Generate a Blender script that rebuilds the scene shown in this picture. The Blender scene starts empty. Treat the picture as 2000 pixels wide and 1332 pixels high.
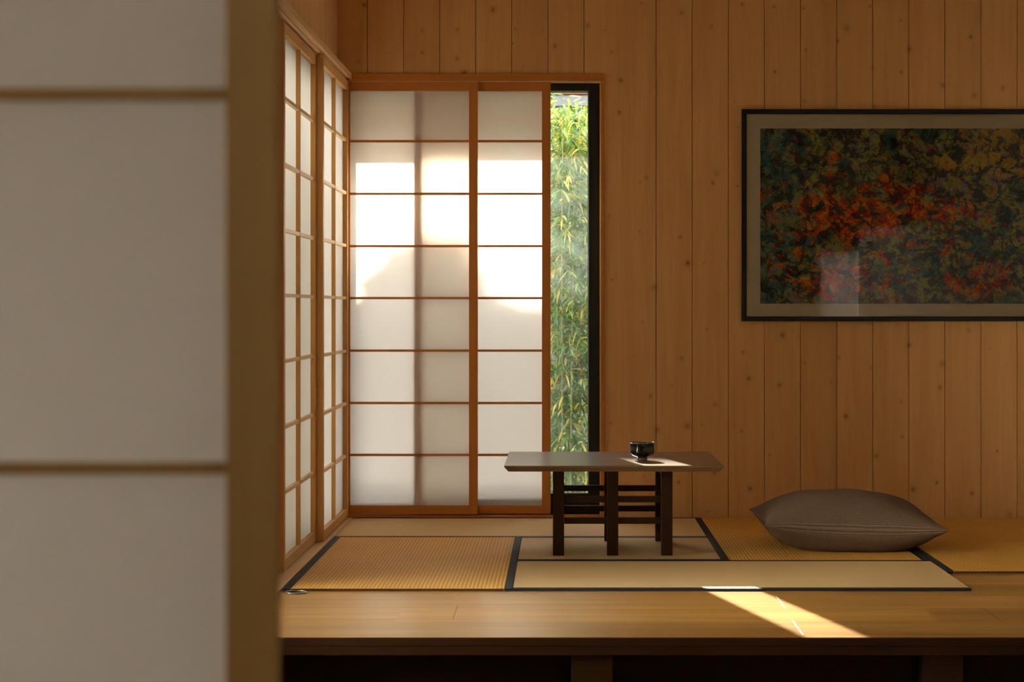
import bpy, bmesh, math, random
from mathutils import Vector, Matrix, noise

random.seed(7)
scene = bpy.context.scene
COL = scene.collection
F = 3889.0            # focal length in pixels of the 2000 px frame (70 mm on 36 mm)
VX, VY = 1097.0, 603.0
H = 1.083             # eye height over the tatami surface (z = 0)

# ------------------------------------------------------------------ helpers
def PX(px, Y): return (px - VX) * Y / F
def PZ(py, Y): return H - (py - VY) * Y / F

def tag(o, label=None, cat=None, group=None, kind=None):
    if label: o['label'] = label
    if cat: o['category'] = cat
    if group: o['group'] = group
    if kind: o['kind'] = kind
    return o

def empty(name, loc=(0, 0, 0), rz=0.0):
    o = bpy.data.objects.new(name, None)
    COL.objects.link(o)
    o.empty_display_size = 0.05
    o.location = loc
    o.rotation_euler = (0, 0, rz)
    return o

def link(name, bm, mat, parent=None, smooth=False, bevel=0.0, seg=2):
    me = bpy.data.meshes.new(name)
    bmesh.ops.recalc_face_normals(bm, faces=bm.faces)
    bm.to_mesh(me); bm.free()
    me.materials.append(mat)
    if smooth:
        for p in me.polygons: p.use_smooth = True
    o = bpy.data.objects.new(name, me)
    COL.objects.link(o)
    if parent is not None:
        o.parent = parent
    if bevel > 0:
        b = o.modifiers.new('bevel', 'BEVEL')
        b.width = bevel; b.segments = seg; b.limit_method = 'ANGLE'; b.angle_limit = math.radians(40)
    return o

def box(bm, x0, x1, y0, y1, z0, z1):
    v = [bm.verts.new((x, y, z)) for x in (x0, x1) for y in (y0, y1) for z in (z0, z1)]
    for f in ((0, 1, 3, 2), (4, 6, 7, 5), (0, 4, 5, 1), (2, 3, 7, 6), (0, 2, 6, 4), (1, 5, 7, 3)):
        bm.faces.new([v[i] for i in f])
    return v

def boxes(name, lst, mat, parent=None, bevel=0.0):
    bm = bmesh.new()
    for b in lst: box(bm, *b)
    return link(name, bm, mat, parent, bevel=bevel)

def lathe(bm, prof, n=48, c=(0, 0, 0)):
    rings = []
    for r, z in prof:
        if r < 1e-6:
            rings.append([bm.verts.new((c[0], c[1], c[2] + z))])
        else:
            rings.append([bm.verts.new((c[0] + r * math.cos(2 * math.pi * i / n), c[1] + r * math.sin(2 * math.pi * i / n), c[2] + z)) for i in range(n)])
    for a, b in zip(rings, rings[1:]):
        for i in range(n):
            j = (i + 1) % n
            if len(a) == 1 and len(b) == 1: continue
            if len(a) == 1: bm.faces.new((a[0], b[i], b[j]))
            elif len(b) == 1: bm.faces.new((a[i], b[0], a[j]))
            else: bm.faces.new((a[i], b[i], b[j], a[j]))

def tube(bm, pts, rads, n=6):
    rings = []
    for k, p in enumerate(pts):
        p = Vector(p)
        d = (Vector(pts[min(k + 1, len(pts) - 1)]) - Vector(pts[max(k - 1, 0)])).normalized()
        a = d.orthogonal().normalized(); b = d.cross(a)
        rings.append([bm.verts.new(p + rads[k] * (a * math.cos(2 * math.pi * i / n) + b * math.sin(2 * math.pi * i / n))) for i in range(n)])
    for a, b in zip(rings, rings[1:]):
        best = min(range(n), key=lambda s: (b[s].co - a[0].co).length)
        b[:] = b[best:] + b[:best]
        for i in range(n):
            j = (i + 1) % n
            try: bm.faces.new((a[i], a[j], b[j], b[i]))
            except ValueError: pass

# ------------------------------------------------------------------ node helpers
class NT:
    def __init__(self, name):
        self.m = bpy.data.materials.new(name); self.m.use_nodes = True
        self.t = self.m.node_tree; self.t.nodes.clear()
        self.out = self.n('ShaderNodeOutputMaterial')
    def n(self, kind, **kw):
        nd = self.t.nodes.new(kind)
        for k, v in kw.items(): setattr(nd, k, v)
        return nd
    def l(self, a, b): self.t.links.new(a, b)
    def val(self, sock, v):
        if isinstance(v, bpy.types.NodeSocket): self.l(v, sock)
        else: sock.default_value = v
    def math(self, op, a, b=0.0, c=None, clamp=False):
        nd = self.n('ShaderNodeMath', operation=op); nd.use_clamp = clamp
        self.val(nd.inputs[0], a); self.val(nd.inputs[1], b)
        if c is not None: self.val(nd.inputs[2], c)
        return nd.outputs[0]
    def mix(self, fac, a, b, mode='MIX'):
        nd = self.n('ShaderNodeMix', data_type='RGBA', blend_type=mode)
        self.val(nd.inputs['Factor'], fac)
        self.val(nd.inputs[6], a if isinstance(a, bpy.types.NodeSocket) else (*a[:3], 1))
        self.val(nd.inputs[7], b if isinstance(b, bpy.types.NodeSocket) else (*b[:3], 1))
        return nd.outputs[2]
    def ramp(self, fac, stops, interp='LINEAR'):
        nd = self.n('ShaderNodeValToRGB'); cr = nd.color_ramp; cr.interpolation = interp
        while len(cr.elements) > 1: cr.elements.remove(cr.elements[-1])
        cr.elements[0].position = stops[0][0]; cr.elements[0].color = (*stops[0][1], 1)
        for p, c in stops[1:]:
            e = cr.elements.new(p); e.color = (*c, 1)
        self.l(fac, nd.inputs[0]); return nd.outputs[0]
    def smooth(self, x, a, b, lo=0.0, hi=1.0):
        nd = self.n('ShaderNodeMapRange', interpolation_type='SMOOTHSTEP')
        self.val(nd.inputs[0], x)
        for i, v in zip((1, 2, 3, 4), (a, b, lo, hi)): nd.inputs[i].default_value = v
        return nd.outputs[0]
    def coord(self): return self.n('ShaderNodeTexCoord').outputs['Object']
    def sep(self, v):
        nd = self.n('ShaderNodeSeparateXYZ'); self.l(v, nd.inputs[0]); return nd.outputs
    def comb(self, x, y, z):
        nd = self.n('ShaderNodeCombineXYZ')
        for i, v in enumerate((x, y, z)): self.val(nd.inputs[i], v)
        return nd.outputs[0]
    def noise(self, vec, scale, detail=4, rough=.55, dist=0.0):
        nd = self.n('ShaderNodeTexNoise'); self.l(vec, nd.inputs['Vector'])
        nd.inputs['Scale'].default_value = scale; nd.inputs['Detail'].default_value = detail
        nd.inputs['Roughness'].default_value = rough; nd.inputs['Distortion'].default_value = dist
        return nd.outputs
    def bump(self, h, strength, dist):
        nd = self.n('ShaderNodeBump'); nd.inputs['Strength'].default_value = strength; nd.inputs['Distance'].default_value = dist
        self.l(h, nd.inputs['Height']); return nd.outputs[0]
    def principled(self, col, rough=.5, spec=.5, metal=0.0, normal=None, coat=0.0):
        p = self.n('ShaderNodeBsdfPrincipled')
        self.val(p.inputs['Base Color'], col if isinstance(col, bpy.types.NodeSocket) else (*col[:3], 1))
        self.val(p.inputs['Roughness'], rough)
        p.inputs['Specular IOR Level'].default_value = spec
        p.inputs['Metallic'].default_value = metal
        p.inputs['Coat Weight'].default_value = coat
        if normal is not None: self.l(normal, p.inputs['Normal'])
        self.l(p.outputs[0], self.out.inputs[0]); return p

def wood(name, dark, light, axis='Z', rough=.5, spec=.4, grain=1.0, pitch=None, pitch_axis='X', off=0.0,
         knots=0.0, var=.12, knot_col=(.10, .045, .012), contrast=1.0, bump=.15, cell=0.0, fine=.28, rvar=.12):
    t = NT(name); co = t.coord(); s = t.sep(co)
    idx = 'XYZ'.index(axis)
    sc = [14.0 * grain] * 3; sc[idx] = .8 * grain
    shift = 0.0
    rnd = None
    if pitch:
        pa = 'XYZ'.index(pitch_axis)
        cellv = t.math('FLOOR', t.math('DIVIDE', t.math('ADD', s[pa], off), pitch))
        if cell:
            wn0 = t.n('ShaderNodeTexWhiteNoise', noise_dimensions='1D'); t.l(cellv, wn0.inputs['W'])
            along = t.math('FLOOR', t.math('ADD', t.math('DIVIDE', s[idx], cell), t.math('MULTIPLY', wn0.outputs[0], 1.0)))
            cellv = t.math('ADD', cellv, t.math('MULTIPLY', along, 17.3))
        wn = t.n('ShaderNodeTexWhiteNoise', noise_dimensions='1D'); t.l(cellv, wn.inputs['W'])
        rnd = wn.outputs[0]; shift = t.math('MULTIPLY', rnd, 37.0)
    v = [t.math('MULTIPLY', s[i], sc[i]) for i in range(3)]
    v[idx] = t.math('ADD', v[idx], shift)
    vec = t.comb(*v)
    n1 = t.noise(vec, 1.0, 5, .6, .7)[0]
    n2 = t.noise(vec, 6.0, 3, .6)[0]
    g = t.math('ADD', t.math('MULTIPLY', n1, 1 - fine), t.math('MULTIPLY', n2, fine))
    a, b = .5 - .2 / contrast, .5 + .2 / contrast
    col = t.ramp(g, [(max(a, 0), dark), (min(b, 1), light)])
    if rnd is not None:
        k = t.math('ADD', 1.0 - var, t.math('MULTIPLY', rnd, 2 * var))
        col = t.mix(1.0, col, t.comb(k, k, k), 'MULTIPLY')
    if knots > 0:
        oth = [i for i in range(3) if i != idx and i != (1 if axis != 'Y' else 2)]
        # two-dimensional cells across the board face
        uv = t.comb(t.math('MULTIPLY', s[oth[0] if axis == 'Z' else 0], 1.0), t.math('MULTIPLY', s[2] if axis == 'Z' else s[1], .86), 0.0)
        if axis == 'Z' and name.startswith('pine_side'):
            uv = t.comb(s[1], t.math('MULTIPLY', s[2], .86), 0.0)
        nd = t.n('ShaderNodeTexNoise'); t.l(uv, nd.inputs['Vector']); nd.inputs['Scale'].default_value = 60
        uvd = t.n('ShaderNodeVectorMath', operation='MULTIPLY_ADD'); t.l(nd.outputs['Color'], uvd.inputs[0])
        uvd.inputs[1].default_value = (.004, .004, 0); t.l(uv, uvd.inputs[2])
        vo = t.n('ShaderNodeTexVoronoi', voronoi_dimensions='2D'); t.l(uvd.outputs[0], vo.inputs['Vector'])
        vo.inputs['Scale'].default_value = 6.0
        cs = t.n('ShaderNodeSeparateColor'); t.l(vo.outputs['Color'], cs.inputs[0])
        rad = t.math('MULTIPLY', t.math('POWER', cs.outputs[0], 2.0), .092)
        rel = t.math('DIVIDE', vo.outputs['Distance'], t.math('ADD', rad, .008))
        core = t.smooth(rel, .55, 1.05, 1, 0)
        halo = t.smooth(rel, .9, 2.6, 1, 0)
        col = t.mix(t.math('MULTIPLY', halo, .10 * knots), col, knot_col)
        strength = t.math('MULTIPLY', t.math('ADD', t.math('MULTIPLY', cs.outputs[1], .55), .35), knots)
        ring = t.math('ADD', .6, t.math('MULTIPLY', t.math('SINE', t.math('MULTIPLY', rel, 9.0)), .4))
        col = t.mix(t.math('MULTIPLY', t.math('MULTIPLY', core, strength), ring, clamp=True), col, knot_col)
    nrm = t.bump(g, bump, .002)
    rr = t.math('ADD', rough - rvar / 2, t.math('MULTIPLY', n2, rvar))
    t.principled(col, rr, spec, normal=nrm)
    return t.m

M = {}
M['pine_wall'] = wood('pine_back_wall', (.63, .325, .105), (.77, .435, .16), 'Z', .62, .2, 1.0, .1876, 'X', 1.0025, 1.0, .05, bump=.1)
M['pine_side'] = wood('pine_side_wall', (.64, .36, .14), (.80, .50, .22), 'Z', .62, .25, 1.0, .1876, 'Y', .05, .8, .07, bump=.1)
M['oak_deck'] = wood('oak_deck', (.28, .125, .020), (.50, .255, .058), 'X', .29, .55, .75, .315, 'Y', .3, .0, .19, contrast=1.2, bump=.03, cell=1.9, fine=.12, rvar=.03)
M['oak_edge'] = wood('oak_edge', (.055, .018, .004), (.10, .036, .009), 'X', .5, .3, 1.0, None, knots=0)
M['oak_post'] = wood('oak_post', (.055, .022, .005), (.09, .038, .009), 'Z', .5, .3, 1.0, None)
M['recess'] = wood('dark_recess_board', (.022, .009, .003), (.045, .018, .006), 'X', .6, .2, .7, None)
M['cedar'] = wood('cedar_frame', (.46, .155, .018), (.62, .235, .038), 'Z', .45, .35, 1.6, None, contrast=.8, bump=.08)
M['cedar_h'] = wood('cedar_frame_horizontal', (.46, .155, .018), (.62, .235, .038), 'X', .45, .35, 1.6, None, contrast=.8, bump=.08)
M['cedar_d_lit'] = wood('cedar_frame_depth_lit', (.68, .42, .17), (.82, .56, .28), 'Y', .5, .3, 1.6, None, contrast=.8, bump=.08)  # cedar paled for the light on head rail and reveal
M['cedar_side'] = wood('side_cedar_lit', (.58, .28, .07), (.72, .40, .125), 'Z', .5, .3, 1.6, None, contrast=.8, bump=.06)  # left screens' cedar, lightened for the light falling on them
M['cedar_side_h_lit'] = wood('side_cedar_horizontal_lit', (.60, .33, .10), (.76, .48, .19), 'X', .5, .3, 1.6, None, contrast=.8, bump=.06)  # rails of that cedar, paler again: their lit faces put into the colour
M['cedar_lattice_lit'] = wood('lattice_cedar_lit', (.74, .50, .24), (.86, .64, .36), 'X', .5, .3, 1.6, None, contrast=.8, bump=.05)  # lattice bars, palest: bright light on them put into the colour
M['cedar_pale'] = wood('pale_cedar_frame', (.36, .205, .055), (.46, .275, .08), 'Z', .55, .3, 1.2, None, contrast=.7, bump=.06)
M['walnut_top_glare'] = wood('walnut_top_glare', (.10, .052, .021), (.185, .10, .042), 'X', .28, .8, 1.2, None, bump=.02, fine=.15, rvar=.03)  # leg walnut lightened, window glare on the top put into the colour
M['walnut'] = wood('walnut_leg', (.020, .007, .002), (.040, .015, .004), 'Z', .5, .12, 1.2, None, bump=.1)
M['floor'] = wood('room_floor_oak', (.10, .045, .018), (.18, .085, .035), 'Y', .45, .4, .8, .2, 'X', 0, 0, .1)

def mat_simple(name, col, rough=.6, spec=.3, metal=0.0, nscale=0, namp=.1):
    t = NT(name)
    c = col
    if nscale:
        n = t.noise(t.coord(), nscale, 4)[0]
        c = t.ramp(n, [(.3, tuple(x * (1 - namp) for x in col)), (.7, tuple(min(1, x * (1 + namp)) for x in col))])
    t.principled(c, rough, spec, metal); return t.m

M['dark_gap'] = mat_simple('wall_core', (.02, .009, .004), .9, .05, nscale=8)
M['black_frame'] = mat_simple('black_aluminium', (.012, .013, .012), .45, .35, nscale=40)
M['bead'] = mat_simple('grey_bead', (.45, .47, .45), .3, .5, .8, nscale=60)
M['heri'] = None
M['edge_brown'] = mat_simple('folded_reed_edge', (.09, .038, .010), .8, .1, nscale=150, namp=.4)
M['steel'] = mat_simple('brushed_steel', (.55, .53, .48), .28, .5, 1.0, nscale=90)
M['plaster'] = mat_simple('plaster', (.60, .55, .47), .9, .1, nscale=4)
M['plaster_brown'] = mat_simple('brown_clay_plaster', (.20, .14, .085), .95, .05, nscale=4)
M['ceiling'] = mat_simple('ceiling_plaster', (.62, .56, .46), .8, .1, nscale=5)
M['glint'] = mat_simple('pale_joint_glint', (.62, .52, .36), .45, .4, nscale=70)  # pale tone of the glints at the plank joints
M['ground'] = mat_simple('pale_gravel', (.60, .58, .53), .95, .05, nscale=3, namp=.35)
M['soil'] = mat_simple('dark_soil', (.05, .038, .025), .95, .05, nscale=5, namp=.4)
M['render_grey'] = mat_simple('grey_render', (.045, .045, .048), .85, .1, nscale=2)
M['gutter'] = mat_simple('zinc_gutter', (.06, .064, .068), .6, .2, 0, nscale=8)
M['render_pale'] = mat_simple('pale_render', (.42, .41, .38), .9, .05, nscale=2)
M['roof'] = mat_simple('roof_tile', (.10, .045, .028), .8, .1, nscale=5, namp=.3)
M['soffit'] = mat_simple('eave_soffit', (.42, .27, .13), .7, .2, nscale=5)
M['frame_black'] = mat_simple('picture_frame_black', (.006, .007, .008), .35, .4, nscale=50)
M['mat_board'] = mat_simple('cream_mat_board', (.93, .70, .46), .9, .05, nscale=200, namp=.02)
M['bark'] = mat_simple('bark', (.12, .08, .05), .9, .1, nscale=20, namp=.3)

# paper of the screens: reflects about half of the light and passes the rest, diffused
def paper(name, col):
    t = NT(name); co = t.coord()
    n = t.noise(co, 5.0, 6, .6)[0]
    f = t.noise(co, 130.0, 3, .7)[0]
    k = t.math('ADD', .95, t.math('ADD', t.math('MULTIPLY', n, .05), t.math('MULTIPLY', f, .03)))
    c = t.mix(1.0, t.comb(k, k, k), col, 'MULTIPLY')
    d = t.n('ShaderNodeBsdfDiffuse'); tr = t.n('ShaderNodeBsdfTranslucent'); mx = t.n('ShaderNodeMixShader')
    t.l(c, d.inputs[0]); t.l(c, tr.inputs[0]); mx.inputs[0].default_value = .70
    t.l(d.outputs[0], mx.inputs[1]); t.l(tr.outputs[0], mx.inputs[2]); t.l(mx.outputs[0], t.out.inputs[0])
    return t.m
M['paper'] = paper('washi_paper', (.955, .925, .89))
M['blind'] = paper('dimming_linen', (.55, .53, .5))

def glass(name, dust):
    t = NT(name)
    tr = t.n('ShaderNodeBsdfTransparent'); tr.inputs[0].default_value = (.95, .97, .955, 1)
    gl = t.n('ShaderNodeBsdfGlossy'); gl.inputs['Roughness'].default_value = .015
    fr = t.n('ShaderNodeFresnel'); fr.inputs[0].default_value = 1.45
    mx = t.n('ShaderNodeMixShader'); t.l(fr.outputs[0], mx.inputs[0]); t.l(tr.outputs[0], mx.inputs[1]); t.l(gl.outputs[0], mx.inputs[2])
    o = mx.outputs[0]
    if dust > 0:
        n = t.noise(t.coord(), 7.0, 6, .65)[0]; n2 = t.noise(t.coord(), 420.0, 2, .6)[0]
        f = t.math('MULTIPLY', t.smooth(t.math('ADD', t.math('MULTIPLY', n, .6), t.math('MULTIPLY', n2, .4)), .3, .75), dust)
        du = t.n('ShaderNodeBsdfTranslucent'); du.inputs[0].default_value = (.74, .90, .84, 1)
        m2 = t.n('ShaderNodeMixShader'); t.l(f, m2.inputs[0]); t.l(o, m2.inputs[1]); t.l(du.outputs[0], m2.inputs[2]); o = m2.outputs[0]
    t.l(o, t.out.inputs[0]); return t.m
M['glass'] = glass('dusty_window_glass', .030)
M['clear'] = glass('picture_glass', 0)

def tatami(name, along, dark, light):
    """igusa weave: ribs run along the mat's length, each rib crossed by fine rushes"""
    t = NT(name); co = t.coord(); s = t.sep(co)
    a = s[0] if along == 'X' else s[1]; c = s[1] if along == 'X' else s[0]
    rib = t.math('ABSOLUTE', t.math('SINE', t.math('MULTIPLY', c, math.pi / .0155)))
    row = t.math('FLOOR', t.math('DIVIDE', c, .0155))
    par = t.math('MULTIPLY', t.math('MODULO', t.math('ABSOLUTE', row), 2.0), math.pi / 2)
    cross = t.math('ABSOLUTE', t.math('SINE', t.math('ADD', t.math('MULTIPLY', a, math.pi / .022), par)))
    hgt = t.math('MULTIPLY', t.math('POWER', rib, .6), t.math('ADD', .65, t.math('MULTIPLY', cross, .35)))
    sc = t.comb(t.math('MULTIPLY', a, 60.0), t.math('MULTIPLY', c, 500.0), 0.0)
    fine = t.noise(sc, 1.0, 2, .6)[0]
    big = t.noise(co, 3.0, 3, .6)[0]
    g = t.math('ADD', t.math('MULTIPLY', hgt, .62), t.math('ADD', t.math('MULTIPLY', fine, .2), t.math('MULTIPLY', big, .3)))
    col = t.ramp(g, [(.2, dark), (.8, light)])
    t.principled(col, .6, .16, normal=t.bump(hgt, .5, .0025)); return t.m
M['tatami_y'] = tatami('igusa_depth_sheen', 'Y', (.38, .165, .020), (.74, .385, .07))  # sheen along the weave put into the base colour, hence golden
M['tatami_x'] = tatami('igusa_cross_sheen', 'X', (.50, .305, .125), (.66, .43, .185))  # same reed, paler: crosswise sheen put into the base colour

def cloth_heri():
    t = NT('black_heri_cloth'); co = t.coord()
    w = t.n('ShaderNodeTexWave'); t.l(co, w.inputs[0]); w.inputs['Scale'].default_value = 300
    n = t.noise(co, 300, 2)[0]
    col = t.ramp(n, [(.3, (.008, .010, .010)), (.7, (.02, .023, .022))])
    t.principled(col, .7, .25, normal=t.bump(w.outputs['Fac'], .3, .0006)); return t.m
M['heri'] = cloth_heri()

def knit():
    t = NT('ribbed_knit'); co = t.coord(); s = t.sep(co)
    wob = t.noise(co, 9, 2)[0]
    uv = t.sep(t.n('ShaderNodeTexCoord').outputs['UV'])
    z = t.math('ADD', uv[1], t.math('MULTIPLY', wob, .004))
    rib = t.math('SINE', t.math('MULTIPLY', z, 2 * math.pi * 84))
    st = t.math('SINE', t.math('MULTIPLY', uv[0], 2 * math.pi * 120))
    n = t.noise(co, 240, 3, .7)[0]
    h = t.math('ADD', t.math('MULTIPLY', rib, .6), t.math('ADD', t.math('MULTIPLY', st, .22), t.math('MULTIPLY', n, .8)))
    g = t.math('ADD', .3, t.math('MULTIPLY', h, .28))
    col = t.ramp(g, [(.15, (.085, .050, .028)), (.75, (.31, .205, .125))])
    p = t.principled(col, .9, .1, normal=t.bump(h, .7, .003))
    return t.m
M['knit'] = knit()

def glaze():
    t = NT('black_tea_bowl_glaze'); co = t.coord(); s = t.sep(co)
    n = t.noise(co, 30, 4, .6, .5)[0]
    col = t.ramp(n, [(.4, (.004, .005, .004)), (.62, (.012, .010, .007)), (.78, (.10, .045, .015))])
    foot = t.smooth(s[2], .009, .013, 1, 0)
    rim = t.smooth(s[2], .0755, .0785)
    col = t.mix(rim, col, (.16, .13, .09))
    col = t.mix(foot, col, (.20, .13, .08))
    r = t.math('ADD', .09, t.math('MULTIPLY', foot, .5))
    t.principled(col, r, .55, normal=t.bump(n, .12, .002)); return t.m
M['glaze'] = glaze()

def leafmat(name, stops, trans=.45):
    t = NT(name); g = t.n('ShaderNodeNewGeometry')
    c = t.ramp(g.outputs['Random Per Island'], stops)
    d = t.n('ShaderNodeBsdfDiffuse'); tr = t.n('ShaderNodeBsdfTranslucent'); gl = t.n('ShaderNodeBsdfGlossy')
    gl.inputs['Roughness'].default_value = .35
    t.l(c, d.inputs[0]); t.l(c, tr.inputs[0])
    m = t.n('ShaderNodeMixShader'); m.inputs[0].default_value = trans
    t.l(d.outputs[0], m.inputs[1]); t.l(tr.outputs[0], m.inputs[2])
    m2 = t.n('ShaderNodeMixShader'); m2.inputs[0].default_value = .03
    t.l(m.outputs[0], m2.inputs[1]); t.l(gl.outputs[0], m2.inputs[2])
    t.l(m2.outputs[0], t.out.inputs[0]); return t.m
M['bamboo_leaf'] = leafmat('bamboo_leaf', [(0, (.022, .070, .008)), (.35, (.055, .13, .012)), (.6, (.12, .175, .018)), (.80, (.20, .22, .02)), (.93, (.36, .27, .015)), (1, (.50, .33, .05))])
M['bamboo_cane'] = mat_simple('bamboo_cane', (.16, .16, .045), .45, .4, nscale=12, namp=.3)
M['tree_leaf'] = leafmat('tree_leaf', [(0, (.03, .09, .02)), (1, (.09, .18, .04))], .3)

def artwork():
    """abstract ink-and-colour sheet: dark teal and olive ground, orange and red bursts, black twig lines"""
    t = NT('abstract_painting'); co = t.coord(); s = t.sep(co)
    u = t.math('DIVIDE', t.math('SUBTRACT', s[0], 1.03), 1.37); v = t.math('DIVIDE', t.math('SUBTRACT', s[2], 1.11), .91)
    p = t.comb(s[0], s[2], 0.0)
    w = t.n('ShaderNodeTexNoise'); t.l(p, w.inputs['Vector']); w.inputs['Scale'].default_value = 6; w.inputs['Detail'].default_value = 5
    wv = t.n('ShaderNodeVectorMath', operation='MULTIPLY_ADD'); t.l(w.outputs['Color'], wv.inputs[0]); wv.inputs[1].default_value = (.10, .10, .0); t.l(p, wv.inputs[2])
    q = wv.outputs[0]
    n1 = t.noise(q, 16.0, 10, .74, .3)[0]
    n2c = t.noise(q, 10.0, 10, .74, .15)
    n3 = t.noise(q, 26.0, 9, .78, .1)[0]
    hue = t.noise(p, 6.0, 10, .74, .35)[0]
    base = t.ramp(hue, [(.30, (.03, .17, .21)), (.42, (.06, .13, .13)), (.48, (.20, .20, .09)), (.53, (.52, .42, .10)), (.58, (.22, .24, .20)), (.64, (.42, .20, .20)), (.75, (.62, .50, .36))])
    # cool margins
    edge = t.smooth(u, 0.0, .2, 1, 0)
    base = t.mix(t.math('MULTIPLY', edge, .6), base, (.05, .16, .19))
    # fire: centre and lower band
    def blob(cx, cy, rx, ry):
        dx = t.math('DIVIDE', t.math('SUBTRACT', u, cx), rx); dy = t.math('DIVIDE', t.math('SUBTRACT', v, cy), ry)
        d = t.math('ADD', t.math('MULTIPLY', dx, dx), t.math('MULTIPLY', dy, dy))
        return t.math('POWER', 2.718, t.math('MULTIPLY', d, -1.0))
    fire = t.math('ADD', blob(.38, .52, .28, .22), t.math('ADD', t.math('MULTIPLY', blob(.28, .12, .2, .18), .9), t.math('MULTIPLY', blob(.82, .12, .14, .14), .8)))
    fire = t.math('ADD', fire, t.math('MULTIPLY', blob(.68, .55, .14, .14), .6))
    fm = t.smooth(t.math('ADD', t.math('MULTIPLY', n2c[0], 1.0), t.math('MULTIPLY', fire, .17)), .575, .64)
    fcol = t.ramp(n3, [(.36, (.45, .02, .012)), (.46, (.80, .045, .018)), (.53, (.88, .24, .05)), (.60, (.92, .46, .14)), (.72, (.80, .60, .36))])
    colr = t.mix(t.math('MULTIPLY', fm, .9), base, fcol)
    yel = t.math('MULTIPLY', blob(1.02, .93, .26, .2), 1.2)
    yl2 = t.math('MULTIPLY', blob(.75, .78, .35, .12), .5)
    ym = t.smooth(t.math('ADD', t.math('MULTIPLY', n1, .7), t.math('MULTIPLY', t.math('ADD', yel, yl2), .3)), .48, .66)
    colr = t.mix(t.math('MULTIPLY', ym, .6), colr, (.80, .44, .06))
    colr = t.mix(t.math('MULTIPLY', t.smooth(n3, .54, .64), .5), colr, (.62, .56, .36))
    # dark blotches
    dk = t.smooth(n1, .45, .52, 1, 0)
    colr = t.mix(t.math('MULTIPLY', dk, .88), colr, (.012, .016, .016))
    # twig lines
    for sc, wd in ((9.0, .05), (26.0, .07)):
        vo = t.n('ShaderNodeTexVoronoi', feature='DISTANCE_TO_EDGE', voronoi_dimensions='2D'); t.l(q, vo.inputs['Vector']); vo.inputs['Scale'].default_value = sc
        ln = t.smooth(vo.outputs[0], .0, wd, 1, 0)
        msk = t.smooth(t.noise(p, 9.0, 4)[0], .42, .6)
        colr = t.mix(t.math('MULTIPLY', t.math('MULTIPLY', ln, msk), .8), colr, (.012, .010, .012))
    sp = t.n('ShaderNodeTexVoronoi', voronoi_dimensions='2D'); t.l(p, sp.inputs['Vector']); sp.inputs['Scale'].default_value = 13
    spm = t.smooth(sp.outputs['Distance'], .07, .13, 1, 0)
    cs = t.n('ShaderNodeSeparateColor'); t.l(sp.outputs['Color'], cs.inputs[0])
    spm = t.math('MULTIPLY', spm, t.math('GREATER_THAN', cs.outputs[0], .84))
    colr = t.mix(t.math('MULTIPLY', spm, .8), colr, (.62, .03, .03))
    hsv = t.n('ShaderNodeHueSaturation'); hsv.inputs['Saturation'].default_value = 1.12; hsv.inputs['Value'].default_value = 1.2; t.l(colr, hsv.inputs['Color']); k = hsv.outputs[0]
    t.principled(k, .8, .15); return t.m
M['art'] = artwork()

# ------------------------------------------------------------------ key planes
WALL_Y = 10.35
WALL_X = -1.166
RIGHT_X = 3.4
REAR_Y = -2.2
CEIL = 2.95
FLOOR = -.40
HEAD0, HEAD1 = 2.268, 2.304

# ------------------------------------------------------------------ room shell
# back wall: vertical boards with hairline gaps over a solid core, window opening cut out
OPX0, OPX1, OPZ0, OPZ1 = WALL_X, PX(1173, WALL_Y), -.01, 2.268
pitch = .18760
x0 = PX(1281.5, WALL_Y)
joints = []
k = -20
while True:
    xj = x0 + k * pitch
    if xj > RIGHT_X + .1: break
    if xj > WALL_X - .15: joints.append(xj)
    k += 1
bm = bmesh.new()
G = .0015
for a, b in zip(joints, joints[1:]):
    g0 = G; g1 = G
    if abs(a - (x0 - pitch)) < .01: g0 = .0002
    if abs(b - (x0 - pitch)) < .01: g1 = .0002
    xa, xb = max(a + g0, WALL_X - .14), min(b - g1, RIGHT_X + .1)
    if xb <= OPX1:
        box(bm, xa, xb, WALL_Y, WALL_Y + .02, OPZ1, CEIL)
    elif xa >= OPX1:
        box(bm, xa, xb, WALL_Y, WALL_Y + .02, FLOOR, CEIL)
    else:
        box(bm, xa, OPX1, WALL_Y, WALL_Y + .02, OPZ1, CEIL)
        box(bm, OPX1, xb, WALL_Y, WALL_Y + .02, FLOOR, CEIL)
w = link('wall_back', bm, M['pine_wall']); tag(w, kind='structure')
core = boxes('wall_back_core', [
    (OPX1, RIGHT_X + .1, WALL_Y + .0205, WALL_Y + .2, FLOOR, CEIL),
    (WALL_X - .14, OPX1, WALL_Y + .0205, WALL_Y + .2, OPZ1, CEIL),
    (WALL_X - .14, OPX1, WALL_Y, WALL_Y + .2, FLOOR, -.012)], M['dark_gap'], w)

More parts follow.
